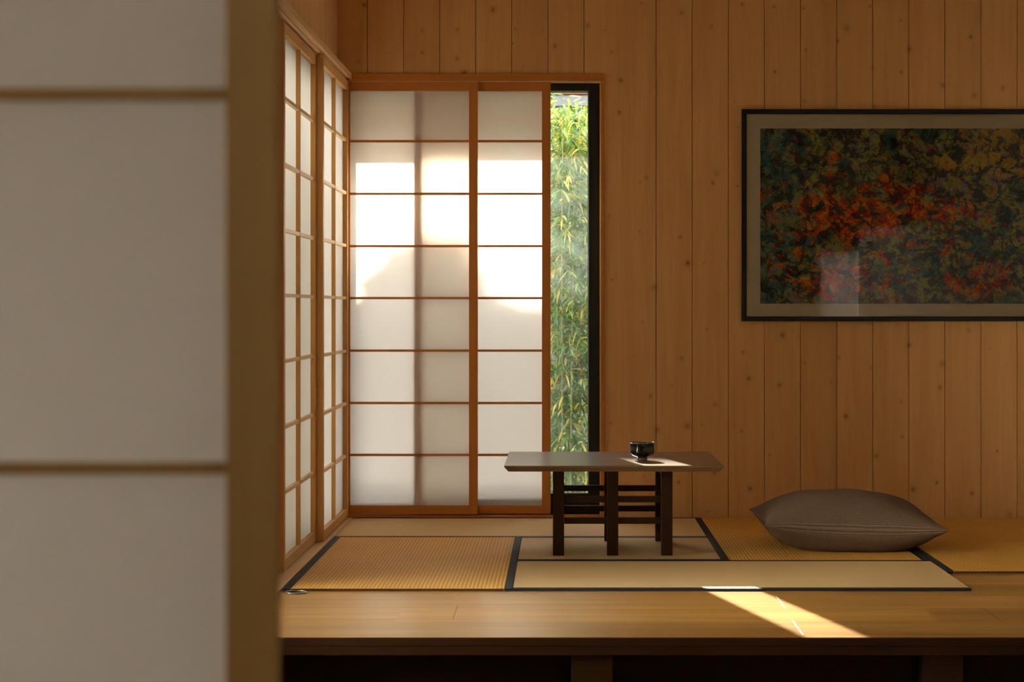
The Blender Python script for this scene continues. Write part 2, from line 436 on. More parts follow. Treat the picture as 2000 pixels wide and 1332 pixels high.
# left wall, with the opening behind the two long screens and openings for unseen fill windows added nearer the viewer
LW0, LW1 = 8.22, 10.30
w = boxes('wall_left', [
    (WALL_X - .14, WALL_X, REAR_Y, -1.6, FLOOR, CEIL),
    (WALL_X - .14, WALL_X, -1.6, 1.0, FLOOR, .9), (WALL_X - .14, WALL_X, -1.6, 1.0, 2.3, CEIL),
    (WALL_X - .14, WALL_X, 1.0, 2.1, FLOOR, CEIL),
    (WALL_X - .14, WALL_X, 2.1, 2.35, FLOOR, .25), (WALL_X - .14, WALL_X, 2.1, 2.35, 1.5, CEIL),
    (WALL_X - .14, WALL_X, 2.35, 6.1, FLOOR, CEIL),
    (WALL_X - .14, WALL_X, 6.1, 7.85, FLOOR, .05), (WALL_X - .14, WALL_X, 6.1, 7.85, 1.75, CEIL),
    (WALL_X - .14, WALL_X, 7.85, LW0, FLOOR, CEIL),
    (WALL_X - .14, WALL_X, LW0, LW1, FLOOR, -.012), (WALL_X - .14, WALL_X, LW0, LW1, 2.24, CEIL),
    (WALL_X - .14, WALL_X, LW1, WALL_Y, FLOOR, CEIL)], M['pine_side'])
tag(w, kind='structure')
w = boxes('wall_right', [(RIGHT_X, RIGHT_X + .12, REAR_Y, WALL_Y, FLOOR, CEIL)], M['plaster']); tag(w, kind='structure')
w = boxes('wall_rear', [(WALL_X, 2.95, REAR_Y - .12, REAR_Y, FLOOR, CEIL), (2.95, RIGHT_X, REAR_Y - .12, REAR_Y, FLOOR, .55),
                        (2.95, RIGHT_X, REAR_Y - .12, REAR_Y, 1.75, CEIL)], M['plaster_brown']); tag(w, kind='structure')
w = boxes('ceiling', [(WALL_X - .14, RIGHT_X + .12, REAR_Y - .12, WALL_Y + .2, CEIL, CEIL + .12)], M['ceiling']); tag(w, kind='structure')
w = boxes('floor', [(WALL_X, RIGHT_X, REAR_Y, WALL_Y, FLOOR - .1, FLOOR)], M['floor']); tag(w, kind='structure')

# head rails and tracks
w = boxes('trim_1', [(-1.09, OPX1 + .02, WALL_Y - .014, WALL_Y - .0005, HEAD0, HEAD1),
                     (WALL_X + .0005, OPX1, WALL_Y, WALL_Y + .08, HEAD0 - .0005, HEAD0 + .0)][:1] +
                    [(OPX1 + .001, OPX1 + .0195, WALL_Y - .012, WALL_Y - .0005, -.0, HEAD0 - .0005)], M['cedar_h'], bevel=.0015)
tag(w, 'orange cedar casing along the head and right side of the back window', kind='structure')
w = boxes('trim_2', [(-1.097, -1.09, 7.3, WALL_Y - .015, HEAD0 + .004, HEAD1),
                     (-1.1205, -1.097, 7.3, WALL_Y - .015, HEAD0 + .010, HEAD1),
                     (-1.1375, -1.1205, 7.3, WALL_Y - .015, HEAD0 + .001, HEAD1),
                     (WALL_X + .0005, -1.1375, 7.3, WALL_Y - .015, HEAD0 + .010, HEAD1),
                     (WALL_X + .0005, -1.146, 7.3, WALL_Y - .015, HEAD1, HEAD1 + .03)], M['cedar_d_lit'], bevel=.0012)
tag(w, 'grooved head rail above the left screens, paled as if brightly lit', kind='structure')
w = boxes('trim_3', [(WALL_X + .0005, -1.086, 7.0, WALL_Y - .03, -.0085, .0)], M['cedar_d_lit'], bevel=.001)
tag(w, 'pale wooden sill track under the left screens', kind='structure')
w = boxes('trim_4', [(WALL_X + .0005, OPX1, WALL_Y - .027, WALL_Y + .078, -.0085, .0075)], M['cedar_h'], bevel=.001)
tag(w, 'wooden sill track under the back screens', kind='structure')
# jamb lining of the opening
w = boxes('trim_5', [(OPX1 - .003, OPX1, WALL_Y + .0005, WALL_Y + .0795, .009, HEAD0 - .001),
                     (WALL_X + .02, OPX1 - .0035, WALL_Y + .0005, WALL_Y + .0795, HEAD0 - .004, HEAD0 - .001)], M['cedar_d_lit'])
tag(w, 'lining of the back window reveal, paled as if lit', kind='structure')

# windows
def window(name, frame_boxes, pane_box, bead_boxes=None):
    root = empty(name, (0, 0, 0)); tag(root, kind='structure')
    boxes('window_frame', frame_boxes, M['black_frame'], root, bevel=.002)
    boxes('glass_pane', [pane_box], M['glass'], root)
    if bead_boxes: boxes('glazing_bead', bead_boxes, M['bead'], root)
    return root
FY0, FY1 = WALL_Y + .08, WALL_Y + .145
FX1 = OPX1; FI = PX(1149.5, FY0)
zb = PZ(965, FY0); zt = PZ(177, FY0)
window('window_1',
       [(WALL_X - .02, WALL_X + .069, FY0, FY1, -.01, HEAD0 - .0045), (FI, FX1, FY0, FY1, -.01, HEAD0 - .0045),
        (WALL_X + .069, FI, FY0, FY1, zt, HEAD0 - .0045), (WALL_X + .069, FI, FY0 + .03, FY1, -.01, zb)],
       (WALL_X + .06, FI + .004, WALL_Y + .118, WALL_Y + .121, zb - .004, zt + .004),
       [(FI - .0045, FI - .0005, WALL_Y + .105, WALL_Y + .112, zb, zt), (WALL_X + .07, FI, WALL_Y + .105, WALL_Y + .112, zt - .008, zt - .004),
        (WALL_X + .07, FI, WALL_Y + .105, WALL_Y + .112, zb + .0005, zb + .004)])
window('window_2',
       [(WALL_X - .13, WALL_X - .07, LW0, LW0 + .05, -.0115, 2.2395), (WALL_X - .13, WALL_X - .07, LW1 - .05, LW1, -.0115, 2.2395),
        (WALL_X - .13, WALL_X - .07, LW0 + .05, LW1 - .05, 2.18, 2.2395), (WALL_X - .13, WALL_X - .07, LW0 + .05, LW1 - .05, -.0115, .06)],
       (WALL_X - .102, WALL_X - .099, LW0 + .045, LW1 - .045, .055, 2.185))
def fill_side_window(name, y0, y1, z0, z1):
    window(name, [(WALL_X - .13, WALL_X - .07, y0, y0 + .05, z0, z1), (WALL_X - .13, WALL_X - .07, y1 - .05, y1, z0, z1),
                  (WALL_X - .13, WALL_X - .07, y0 + .05, y1 - .05, z1 - .05, z1), (WALL_X - .13, WALL_X - .07, y0 + .05, y1 - .05, z0, z0 + .05)],
           (WALL_X - .102, WALL_X - .099, y0 + .045, y1 - .045, z0 + .045, z1 - .045))
fill_side_window('fill_window_3', 6.1, 7.85, .05, 1.75)  # unseen window added to fill the platform and mats from the left
fill_side_window('fill_window_6', 2.1, 2.35, .25, 1.5)  # unseen slot added to light the foreground paper from behind
fill_side_window('fill_window_5', -1.6, 1.0, .9, 2.3)  # unseen window added to brighten the near side of the foreground screen
window('added_rear_window',  # unseen window added for its reflection in the picture glass and fill
       [(2.95, 2.99, REAR_Y - .1, REAR_Y - .05, .55, 1.75), (RIGHT_X - .04, RIGHT_X, REAR_Y - .1, REAR_Y - .05, .55, 1.75),
        (2.99, RIGHT_X - .04, REAR_Y - .1, REAR_Y - .05, 1.71, 1.75), (2.99, RIGHT_X - .04, REAR_Y - .1, REAR_Y - .05, .55, .59)],
       (2.985, RIGHT_X - .035, REAR_Y - .077, REAR_Y - .074, .585, 1.715))
w = boxes('dimming_blind', [(2.9, RIGHT_X - .002, REAR_Y + .002, REAR_Y + .004, .5, 1.8)], M['blind'], bpy.data.objects['added_rear_window'])  # blind added to dim the reflection of the unseen rear window

# ------------------------------------------------------------------ sliding paper screens
def screen(name, loc, rz, w, z0, z1, stile, top, bot, muntins, label, group=None, thick=.028, mh=.012, verticals=(), md=.014,
           wood_v='cedar', wood_h='cedar_h', md_v=.02, vw=.012, paper_back=.004, wood_m=None):
    """local x runs along the width, local y = 0 is the room face, +y goes outwards"""
    r = empty(name, loc, rz); tag(r, label, 'sliding screen', group)
    for a in (0, w - stile):
        boxes('stile', [(a, a + stile, 0, thick, z0, z1)], M[wood_v], r, bevel=.0015)
    boxes('top_rail', [(stile, w - stile, .001, thick - .001, z1 - top, z1 - .0005)], M[wood_h], r, bevel=.0012)
    boxes('bottom_rail', [(stile, w - stile, .001, thick - .001, z0 + .0005, z0 + bot)], M[wood_h], r, bevel=.0012)
    py = thick - paper_back
    for z in muntins:
        boxes('muntin', [(stile, w - stile, py - md, py - .0004, z - mh / 2, z + mh / 2)], M[wood_m or wood_h], r)
    for x in verticals:
        boxes('upright_bar', [(x - vw / 2, x + vw / 2, py - md_v, py - .0004, z0 + bot, z1 - top)], M[wood_v], r)
    boxes('paper', [(stile - .004, w - stile + .004, py, py + .0006, z0 + bot - .004, z1 - top + .004)], M['paper'], r)
    return r

Y1 = WALL_Y + .005
mz = [PZ(y, Y1 + .012) for y in (275.7, 378.5, 480.7, 582.2, 684.8, 787.2, 888.6)]
zb0, zt1 = PZ(1004.5, Y1), PZ(157.6, Y1)
bx0, bx1 = PX(666, Y1), PX(933, Y1)
screen('shoji_screen', (bx0, Y1, 0), 0, bx1 - bx0, zb0, zt1, .0455, PZ(158, Y1) - PZ(177.5, Y1), PZ(988, Y1) - zb0, mz,
       'wide cedar paper screen in the back window, sunlit, filling the corner', 'paper screens in the back window')
Y2 = WALL_Y + .037
cx0, cx1 = PX(808, Y2), PX(1075.5, Y2)
zb0b, zt1b = PZ(1003.6, Y2), HEAD0 - .001
mz2 = [PZ(y, Y2 + .012) for y in (275.7, 378.5, 480.7, 582.2, 684.8, 787.2, 888.6)]
screen('shoji_screen', (cx0, Y2, 0), 0, cx1 - cx0, zb0b, zt1b - .004, .0455, zt1b - .004 - PZ(177.5, Y2), PZ(988, Y2) - zb0b, mz2,
       'cedar paper screen half hidden behind its neighbour, beside the open strip of glass', 'paper screens in the back window')
# side screens: local x runs along +Y, room face to the right
def side(loc, w, label, mzs):
    r = screen('shoji_screen', loc, math.pi / 2, w, .004, HEAD0 - .004, .045, .048, .045, mzs, label, 'paper screens along the left wall',
               verticals=(w / 2,), mh=.015, md=.0185, wood_m='cedar_lattice_lit', wood_v='cedar_side', wood_h='cedar_side_h_lit', md_v=.02)
    return r
side((-1.107, 9.236, 0), 1.098, 'latticed paper screen on the left wall, nearest the corner, overlapping the other', mz)
side((-1.1385, 8.16, 0), 1.10, 'latticed paper screen on the left wall, farther from the corner', mz)

# foreground screen, out of focus
D = 1.8
fm = D / F
fx1 = (538.5 - VX) * fm; fstile = (538.5 - 441) * fm
fw = 1.16 - .26 - .002 + .0
fx0 = WALL_X + .004
zs = [H + (VY - 180) * fm + k * (738 * fm) for k in range(-4, 2)]
r = screen('shoji_screen', (fx0, D, 0), 0, fx1 - fx0, FLOOR + .012, 1.86, fstile, .06, .09, zs,
           'large blurred paper screen in the left foreground', thick=.03, mh=.0105, md=.012, wood_v='cedar_pale', wood_h='cedar_pale',
           verticals=((fx1 - fx0) * .42,))
w = boxes('wall_partition', [(WALL_X, RIGHT_X, D - .03, D + .06, 1.9, CEIL)], M['plaster']); tag(w, kind='structure')
w = boxes('trim_6', [(WALL_X, RIGHT_X, D - .035, D + .065, 1.862, 1.9)], M['cedar_pale'], bevel=.002); tag(w, kind='structure')
w = boxes('trim_7', [(WALL_X, fx1 + .9, D - .01, D + .04, FLOOR, FLOOR + .011)], M['cedar_pale']); tag(w, kind='structure')

# ------------------------------------------------------------------ raised platform
PY = 6.615
DECK = -.009
plat = empty('raised_platform', (1.1, PY, FLOOR))
tag(plat, 'oak raised platform with plank deck carrying the tatami mats', 'platform')
def pl(name, lst, mat, bevel=0.0):
    o = boxes(name, [(a - 1.1, b - 1.1, c - PY, d - PY, e - FLOOR, f - FLOOR) for a, b, c, d, e, f in lst], mat, plat, bevel)
    return o
rows = [PY + .0045, 6.66, 6.985, 7.275, 7.59, 7.905, 8.22]
pl('deck', [(WALL_X + .001, RIGHT_X - .001, rows[-1] + .0006, WALL_Y - .001, DECK - .03, DECK)] +
   [(WALL_X + .001, RIGHT_X - .001, a + .0006, b - .0006, DECK - .03, DECK) for a, b in zip(rows, rows[1:])], M['oak_deck'], .0008)
pl('shaded_nosing', [(WALL_X + .001, RIGHT_X - .001, PY, PY + .004, PZ(1261.5, PY), DECK - .0004), (WALL_X + .001, RIGHT_X - .001, PY + .0015, PY + .03, PZ(1280, PY), PZ(1261.5, PY) - .0006)], M['oak_edge'], .0008)  # dark oak over the deck's lighter front edge, its shade put into the colour
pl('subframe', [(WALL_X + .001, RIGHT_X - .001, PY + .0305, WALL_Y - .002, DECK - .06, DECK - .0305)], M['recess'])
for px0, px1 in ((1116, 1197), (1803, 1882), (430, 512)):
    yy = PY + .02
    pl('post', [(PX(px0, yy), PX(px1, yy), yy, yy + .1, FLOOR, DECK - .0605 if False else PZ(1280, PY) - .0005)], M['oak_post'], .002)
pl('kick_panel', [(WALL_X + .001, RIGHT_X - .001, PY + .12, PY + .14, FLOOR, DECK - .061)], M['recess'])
def joint(px, pya, pyb, wd=.004):
    Ya = F * (H - DECK) / (pya - VY); Yb = F * (H - DECK) / (pyb - VY)
    X = (px[0] - VX) * Ya / F
    return (X, X + wd, Yb, Ya, DECK + .0001, DECK + .0006)
for j in (joint((1515, 0), 1164, 1188), joint((1546, 0), 1211, 1240)):
    pl('joint_glint', [j], M['glint'])  # pale strips stand in for bright glints at the joints
for j in (joint((1918, 0), 1187, 1213, .0018), joint((893, 0), 1184, 1210, .0018)):
    pl('butt_joint', [j], M['oak_edge'])

# steel ring set into the deck
bm = bmesh.new()
n = 48
R0, R1 = .0385, .004
rings = []
for i in range(n):
    a = 2 * math.pi * i / n
    ring = []
    for j in range(8):
        b = 2 * math.pi * j / 8
        rr = R0 + R1 * math.cos(b)
        ring.append(bm.verts.new((rr * math.cos(a), rr * math.sin(a), .0032 + .0028 * math.sin(b))))
    rings.append(ring)
for i in range(n):
    for j in range(8):
        bm.faces.new((rings[i][j], rings[(i + 1) % n][j], rings[(i + 1) % n][(j + 1) % 8], rings[i][(j + 1) % 8]))
rp = empty('floor_ring', (PX(578.5, 7.655), 7.652, DECK))
tag(rp, 'small steel ring plate set in the deck at the corner of the left mat', 'ring')
link('rim', bm, M['steel'], rp, smooth=True)
bm = bmesh.new(); lathe(bm, [(0, .0008), (.036, .0008), (.036, .0002), (0, .0002)], 32); link('inset', bm, M['black_frame'], rp)

# ------------------------------------------------------------------ tatami mats
def mat_thing(x0, x1, y0, y1, along, label, heri=('lo', 'hi')):
    cx, cy = (x0 + x1) / 2, (y0 + y1) / 2
    r = empty('tatami_mat', (cx, cy, DECK)); tag(r, label, 'tatami mat', 'tatami mats on the platform')
    g = .0015
    a0, a1, b0, b1 = x0 + g - cx, x1 - g - cx, y0 + g - cy, y1 - g - cy
    boxes('woven_surface', [(a0, a1, b0, b1, .0002, .009)], M['tatami_' + along.lower()], r, bevel=.0015)
    hw = .0315
    for h in heri:
        if along == 'Y':
            hb = (a0 - .0007, a0 + hw, b0 - .0007, b1 + .0007) if h == 'lo' else (a1 - hw, a1 + .0007, b0 - .0007, b1 + .0007)
        else:
            hb = (a0 - .0007, a1 + .0007, b0 - .0007, b0 + hw) if h == 'lo' else (a0 - .0007, a1 + .0007, b1 - hw, b1 + .0007)
        boxes('cloth_border', [(*hb, .0002, .0099)], M['heri'], r, bevel=.0008)
    if along == 'Y':
        o = boxes('front_edge', [(a0 + .0335, a1 - (.0335 if 'hi' in heri else 0), b0 - .0012, b0 + .0012, .0002, .0094)], M['edge_brown'], r)
    return r
TY = [7.70, 8.574, 9.447, 10.32]
XA0, XA1, XC0, XC1 = -1.081, -.19, .69, 1.585
mat_thing(XA0, XA1, TY[0], TY[2], 'Y', 'golden tatami mat at the left, running in depth beside the left screens')
mat_thing(XA0, XC0, TY[2], TY[3], 'X', 'pale tatami mat lying crosswise along the back window')
mat_thing(XA1, XC0, TY[1], TY[2], 'X', 'half tatami mat under the low table legs')
mat_thing(XA1, XC1, TY[0], TY[1], 'X', 'pale long tatami mat at the front, lying crosswise with a sunlit edge')
mat_thing(XC0, XC1, TY[1], TY[3], 'Y', 'golden tatami mat under the cushion, running in depth')
mat_thing(XC1, 2.47, 8.21, TY[3], 'Y', 'golden tatami mat at the far right, running in depth', heri=('lo',))

# ------------------------------------------------------------------ low table
tz = .405
tx0, tx1, ty0, ty1 = PX(984.5, 8.6), PX(1414, 8.6), 8.60, 9.447
tcx, tcy = (tx0 + tx1) / 2, (ty0 + ty1) / 2
tab = empty('low_table', (tcx, tcy, 0)); tag(tab, 'low dark walnut table with six square legs and stacked side rails', 'table')
bm = bmesh.new()
hx, hy = (tx1 - tx0) / 2, (ty1 - ty0) / 2
lay = [(0, tz), (0, tz - .006), (.018, tz - .027)]
vs = []
for ins, z in lay:
    vs.append([bm.verts.new((sx * (hx - ins), sy * (hy - ins), z)) for sx, sy in ((-1, -1), (1, -1), (1, 1), (-1, 1))])
bm.faces.new(vs[0]); bm.faces.new(vs[-1][::-1])
for a, b in zip(vs, vs[1:]):
    for i in range(4): bm.faces.new((a[i], a[(i + 1) % 4], b[(i + 1) % 4], b[i]))
link('tabletop', bm, M['walnut_top_glare'], tab, bevel=.002)
lw = .0494
lx = [-.014 - tcx, .2238 - tcx, .4616 - tcx]
ly = [8.755 - tcy, 9.292 - tcy]
for y in ly:
    for x in lx:
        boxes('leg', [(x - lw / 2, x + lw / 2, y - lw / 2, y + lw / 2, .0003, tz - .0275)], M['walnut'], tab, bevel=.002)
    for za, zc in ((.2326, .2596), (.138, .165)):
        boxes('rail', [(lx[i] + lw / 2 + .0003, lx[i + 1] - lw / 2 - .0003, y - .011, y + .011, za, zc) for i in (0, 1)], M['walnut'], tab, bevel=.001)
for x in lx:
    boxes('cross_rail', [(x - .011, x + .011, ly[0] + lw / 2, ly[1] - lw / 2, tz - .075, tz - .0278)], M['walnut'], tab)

# tea bowl
bowl = empty('tea_bowl', (PX(1254.3, 8.91), 8.91, tz + .0005)); tag(bowl, 'black glazed tea bowl with a rust patch standing on the low table', 'bowl')
prof = [(0, .004), (.018, .004), (.0195, 0), (.0225, 0), (.0235, .003), (.0225, .010), (.024, .0125), (.033, .0155), (.0435, .021), (.0505, .0275), (.0535, .035),
        (.0538, .045), (.0532, .055), (.0535, .066), (.0555, .0755), (.0556, .0785), (.0545, .0800), (.0528, .0785), (.051, .070), (.0503, .055), (.0503, .040), (.046, .029), (.034, .020), (.018, .0165), (0, .0155)]
bm = bmesh.new(); lathe(bm, prof, 64)
for v in bm.verts:
    p = v.co
    a = math.atan2(p.y, p.x); r = math.hypot(p.x, p.y)
    if r > .03:
        k = 1 + .012 * math.sin(2 * a + 1) + .008 * math.sin(5 * a + p.z * 60)
        p.x *= k; p.y *= k
        if p.z > .06: p.z += .0012 * math.sin(3 * a + .4)
o = link('vessel', bm, M['glaze'], bowl, smooth=True)
sub = o.modifiers.new('sub', 'SUBSURF'); sub.levels = 1; sub.render_levels = 2

# ------------------------------------------------------------------ floor cushion
cu = empty('floor_cushion', (1.292, 9.065, .0), math.radians(.4)); tag(cu, 'large grey-brown ribbed knit cushion lying on the tatami at right', 'cushion')
N = 72
CW, CD = .405, .335
def cushion_pt(u, v, side):
    # u, v in -1..1 ; edges pulled in between the corners
    au, av = abs(u), abs(v)
    px_ = CW * u * (1 - .085 * (1 - av ** 2.2) * au ** 2) * (1 + .0 * av)
    py_ = CD * v * (1 - .10 * (1 - au ** 2.2) * av ** 2)
    prof_ = (max(0, 1 - au ** 2.4) ** .56) * (max(0, 1 - av ** 2.4) ** .56)
    th = .142 * prof_
    # seam height: corners lifted unevenly
    seam = .112 + .012 * (av * (v > 0)) - .012 * u * (1 if v < 0 else .3) + .010 * u * u * v * v
    if side > 0:
        z = seam + th * (1.0 + .06 * u * -1)
    else:
        z = seam - th * 1.0
        z = max(z, .0015 + .0008 * prof_)
    # creases near the corners
    cr = au ** 3 * av ** 3
    z += .010 * cr * math.sin(14 * (u - v * (1 if u > 0 else -1))) * side * .4
    nz = noise.noise(Vector((px_ * 7, py_ * 7, side * 3.0))) * .006 * prof_
    return (px_, py_, z + nz if z > .01 else z)
bm = bmesh.new()
def grid(side):
    g = {}
    for i in range(N + 1):
        for j in range(N + 1):
            u = math.sin((i / N * 2 - 1) * math.pi / 2) ; v = math.sin((j / N * 2 - 1) * math.pi / 2)
            u = .5 * u + .5 * (i / N * 2 - 1); v = .5 * v + .5 * (j / N * 2 - 1)
            if side < 0 and (i in (0, N) or j in (0, N)): g[i, j] = top[i, j]
            else: g[i, j] = bm.verts.new(cushion_pt(u, v, side))
    for i in range(N):
        for j in range(N):
            q = (g[i, j], g[i + 1, j], g[i + 1, j + 1], g[i, j + 1])
            bm.faces.new(q if side > 0 else q[::-1])
    return g
top = grid(1); bot = grid(-1)
border = [top[i, 0].co.copy() for i in range(N + 1)] + [top[N, j].co.copy() for j in range(1, N + 1)] + [top[i, N].co.copy() for i in range(N - 1, -1, -1)] + [top[0, j].co.copy() for j in range(N - 1, 0, -1)]
uvl = bm.loops.layers.uv.new('uv')
inv = {}
for g_ in (bot, top):
    for (i, j), v in g_.items(): inv[v] = (i / N, j / N)
for f in bm.faces:
    for lp in f.loops: lp[uvl].uv = inv[lp.vert]
link('cover', bm, M['knit'], cu, smooth=True)
bm = bmesh.new(); tube(bm, border + [border[0]], [.0028] * (len(border) + 1), 6)
link('seam', bm, M['knit'], cu, smooth=True)

# ------------------------------------------------------------------ framed picture
FYP = WALL_Y - .028
pw0, pz0, pz1 = PX(1449, FYP), PZ(627.5, FYP), PZ(213, FYP)
pw1 = pw0 + 1.72
pic = empty('framed_picture', (0, 0, 0)); tag(pic, 'large abstract picture of orange, red and teal in a thin black frame', 'picture')
ft = .0255
for nm, b in (('frame_side', (pw0, pw0 + ft, pz0, pz1)), ('frame_side', (pw1 - ft, pw1, pz0, pz1)),
              ('frame_rail', (pw0 + ft, pw1 - ft, pz1 - ft, pz1)), ('frame_rail', (pw0 + ft, pw1 - ft, pz0, pz0 + ft))):
    boxes(nm, [(b[0], b[1], FYP, FYP + .0275, b[2], b[3])], M['frame_black'], pic, bevel=.0012)
boxes('mount', [(pw0 + ft, pw1 - ft, FYP + .016, FYP + .018, pz0 + ft, pz1 - ft)], M['mat_board'], pic)
# deckle-edged sheet
ax0, ax1, az0, az1 = PX(1485.5, FYP), pw1 - ft - .066, PZ(593, FYP), PZ(250.5, FYP)
bm = bmesh.new(); pts = []
def jit(t, s): return .0022 * noise.noise(Vector((t * 30, s, 0))) + .0014 * noise.noise(Vector((t * 110, s, 5)))
n = 160
for i in range(n): t_ = ax0 + (ax1 - ax0) * i / n; pts.append((t_, az0 + jit(t_, 1)))
for i in range(n // 2): t_ = az0 + (az1 - az0) * i / (n // 2); pts.append((ax1 + jit(t_, 2), t_))
for i in range(n): t_ = ax1 - (ax1 - ax0) * i / n; pts.append((t_, az1 + jit(t_, 3)))
for i in range(n // 2): t_ = az1 - (az1 - az0) * i / (n // 2); pts.append((ax0 + jit(t_, 4), t_))
fr = [bm.verts.new((x, FYP + .0125, z)) for x, z in pts]; bk = [bm.verts.new((x, FYP + .0145, z)) for x, z in pts]
bm.faces.new(fr); bm.faces.new(bk[::-1])
for i in range(len(fr)):
    j = (i + 1) % len(fr); bm.faces.new((fr[i], bk[i], bk[j], fr[j]))
link('painting', bm, M['art'], pic)
boxes('glass_sheet', [(pw0 + ft - .002, pw1 - ft + .002, FYP + .006, FYP + .008, pz0 + ft - .002, pz1 - ft + .002)], M['clear'], pic)

# ------------------------------------------------------------------ outside
w = boxes('ground', [(-25, 25, WALL_Y + .2, 45, -.75, -.45), (-25, WALL_X - .14, -12, WALL_Y + .2, -.75, -.45)], M['ground']); tag(w, 'garden ground outside', kind='structure')
w = boxes('planting_bed', [(-8, 8, 11.9, 21.5, -.4495, -.44)], M['soil']); tag(w, 'dark planted bed under the bamboo', kind='structure')
# back eave: sun over its edge gives the shade line high on the paper
zs_e = PZ(320, Y1) + .48 * (11.5 - Y1 - .02)
w = boxes('eave_back', [(-2.4, RIGHT_X + .5, WALL_Y + .2, 11.5, zs_e, zs_e + .12)], M['soffit']); tag(w, 'roof eave outside the back window', kind='structure')
w = boxes('eave_left', [(-1.85, WALL_X - .14, REAR_Y, WALL_Y + .19, 2.5, 2.62)], M['soffit']); tag(w, 'unseen roof eave outside the left windows, sized to dim them', kind='structure')  # unseen left eave, its depth set to dim the left screens
w = boxes('sun_blocking_fin', [(-2.3, WALL_X - .15, WALL_Y + .02, WALL_Y + .15, -.45, 2.6)], M['render_grey']); tag(w, 'unseen wing wall added at the corner to keep sun off the left screens', kind='structure')  # unseen wing added to block grazing sun on the left screens

w = boxes('shading_garden_wall', [(-3.1, -2.95, 7.95, WALL_Y + .0, -.45, 3.1), (-2.949, WALL_X - .15, 7.95, 8.08, -.45, 2.49)], M['render_pale']); tag(w, 'unseen pale rendered garden wall added to dim the left screens', kind='structure')  # unseen wall and return, added to cut skylight on the left screens

# neighbouring house across the garden
HY = 22.0
GZ = PZ(196, HY - .4)
hs = empty('neighbouring_house', (1.0, HY, -.45)); tag(hs, 'grey house with zinc gutter and red-brown roof behind the bamboo', 'house')
def hb(name, lst, mat, bevel=0.0): return boxes(name, [(a - 1, b - 1, c - HY, d - HY, e + .45, f + .45) for a, b, c, d, e, f in lst], mat, hs, bevel)
hb('house_wall', [(-10, 10, HY, HY + 9, -.449, GZ - .15)], M['render_grey'])
hb('gutter', [(-10.2, 10.2, HY - .42, HY - .3, GZ - .06, GZ + .05)], M['gutter'])
hb('fascia', [(-10.2, 10.2, HY - .29, HY - .26, GZ - .2, GZ + .06)], M['gutter'])
ridge_z = PZ(588, 10.37) + .48 * (HY + 5 - 10.37)
bm = bmesh.new()
a = [(-10.3, HY - .45, GZ + .19), (10.3, HY - .45, GZ + .19), (10.3, HY + 5, ridge_z), (-10.3, HY + 5, ridge_z), (-10.3, HY + 10, GZ + .19), (10.3, HY + 10, GZ + .19)]
vv = [bm.verts.new((x - 1, y - HY, z + .45)) for x, y, z in a]
uu = [bm.verts.new((x - 1, y - HY, z + .45 - .12)) for x, y, z in a]
for f in ((0, 1, 2, 3), (3, 2, 5, 4)): bm.faces.new([vv[i] for i in f]); bm.faces.new([uu[i] for i in f][::-1])
for i, j in ((0, 1), (1, 2), (2, 5), (5, 4), (4, 3), (3, 0)): bm.faces.new((vv[i], uu[i], uu[j], vv[j]))
link('roof', bm, M['roof'], hs)

# leaves
def leaf(bm, p, d, up, L, W, bend):
    d = d.normalized(); s = d.cross(up)
    if s.length < 1e-3: s = d.orthogonal()
    s.normalize()
    p1 = p + d * L * .32; p2 = p + d * L * .68 + Vector((0, 0, -bend * L * .25)); p3 = p + d * L + Vector((0, 0, -bend * L * .7))
    a = bm.verts.new(p); b = bm.verts.new(p1 + s * W / 2); c = bm.verts.new(p1 - s * W / 2)
    e = bm.verts.new(p2 + s * W * .36); f = bm.verts.new(p2 - s * W * .36); g = bm.verts.new(p3)
    bm.faces.new((a, b, c)); bm.faces.new((b, e, f, c)); bm.faces.new((e, g, f))

def bamboo(x, y, h, nleaf, label, rx=.27, ry=.5):
    r = empty('bamboo_clump', (x, y, -.45)); tag(r, label, 'bamboo', 'bamboo outside the back window')
    hh = h + .45
    canes = []
    for c in range(16):
        bx, by = random.uniform(-rx, rx) * .8, random.uniform(-ry, ry) * .85
        lx_, ly_ = random.uniform(-.1, .1), random.uniform(-.1, .1)
        lx_ = max(-rx - bx + .01, min(rx - bx - .01, lx_)); ly_ = max(-ry - by + .01, min(ry - by - .01, ly_))
        top_ = hh * random.uniform(.82, 1.0)
        pts = [Vector((bx + lx_ * (t / 8) ** 2, by + ly_ * (t / 8) ** 2, top_ * t / 8)) for t in range(9)]
        canes.append(pts)
        bm = bmesh.new(); tube(bm, pts, [.0065 - .0006 * t for t in range(9)], 6)
        link('cane', bm, M['bamboo_cane'], r, smooth=True)
    bm = bmesh.new()
    k = 0
    while k < nleaf:
        pts = random.choice(canes)
        t = random.random() ** .9 * 7.75 + .2
        i = min(int(t), 7); p = pts[i].lerp(pts[i + 1], t - i)
        a = random.uniform(0, 6.28); out = random.uniform(.02, .18)
        base = p + Vector((math.cos(a) * out, math.sin(a) * out, random.uniform(-.03, .06)))
        if abs(base.x) > rx - .02 or abs(base.y) > ry: continue
        for q in range(random.randint(3, 5)):
            b = a + random.uniform(-1.3, 1.3)
            d = Vector((math.cos(b), math.sin(b), random.uniform(-.9, .5)))
            L = random.uniform(.055, .115)
            e_ = base + d.normalized() * L
            if abs(e_.x) > rx + .02: d.x = -d.x
            leaf(bm, base + Vector([random.uniform(-.02, .02) for _ in range(3)]), d, Vector((random.uniform(-.6, .6), random.uniform(-.8, .3), 1)), L, random.uniform(.010, .018), random.uniform(0, .9))
            k += 1
    o = link('foliage', bm, M['bamboo_leaf'], r); o['kind'] = 'stuff'
    return r
bamboo(.06, 12.7, 2.60, 14000, 'leafy bamboo clump with yellowing tips, seen through the narrow strip of bare glass')
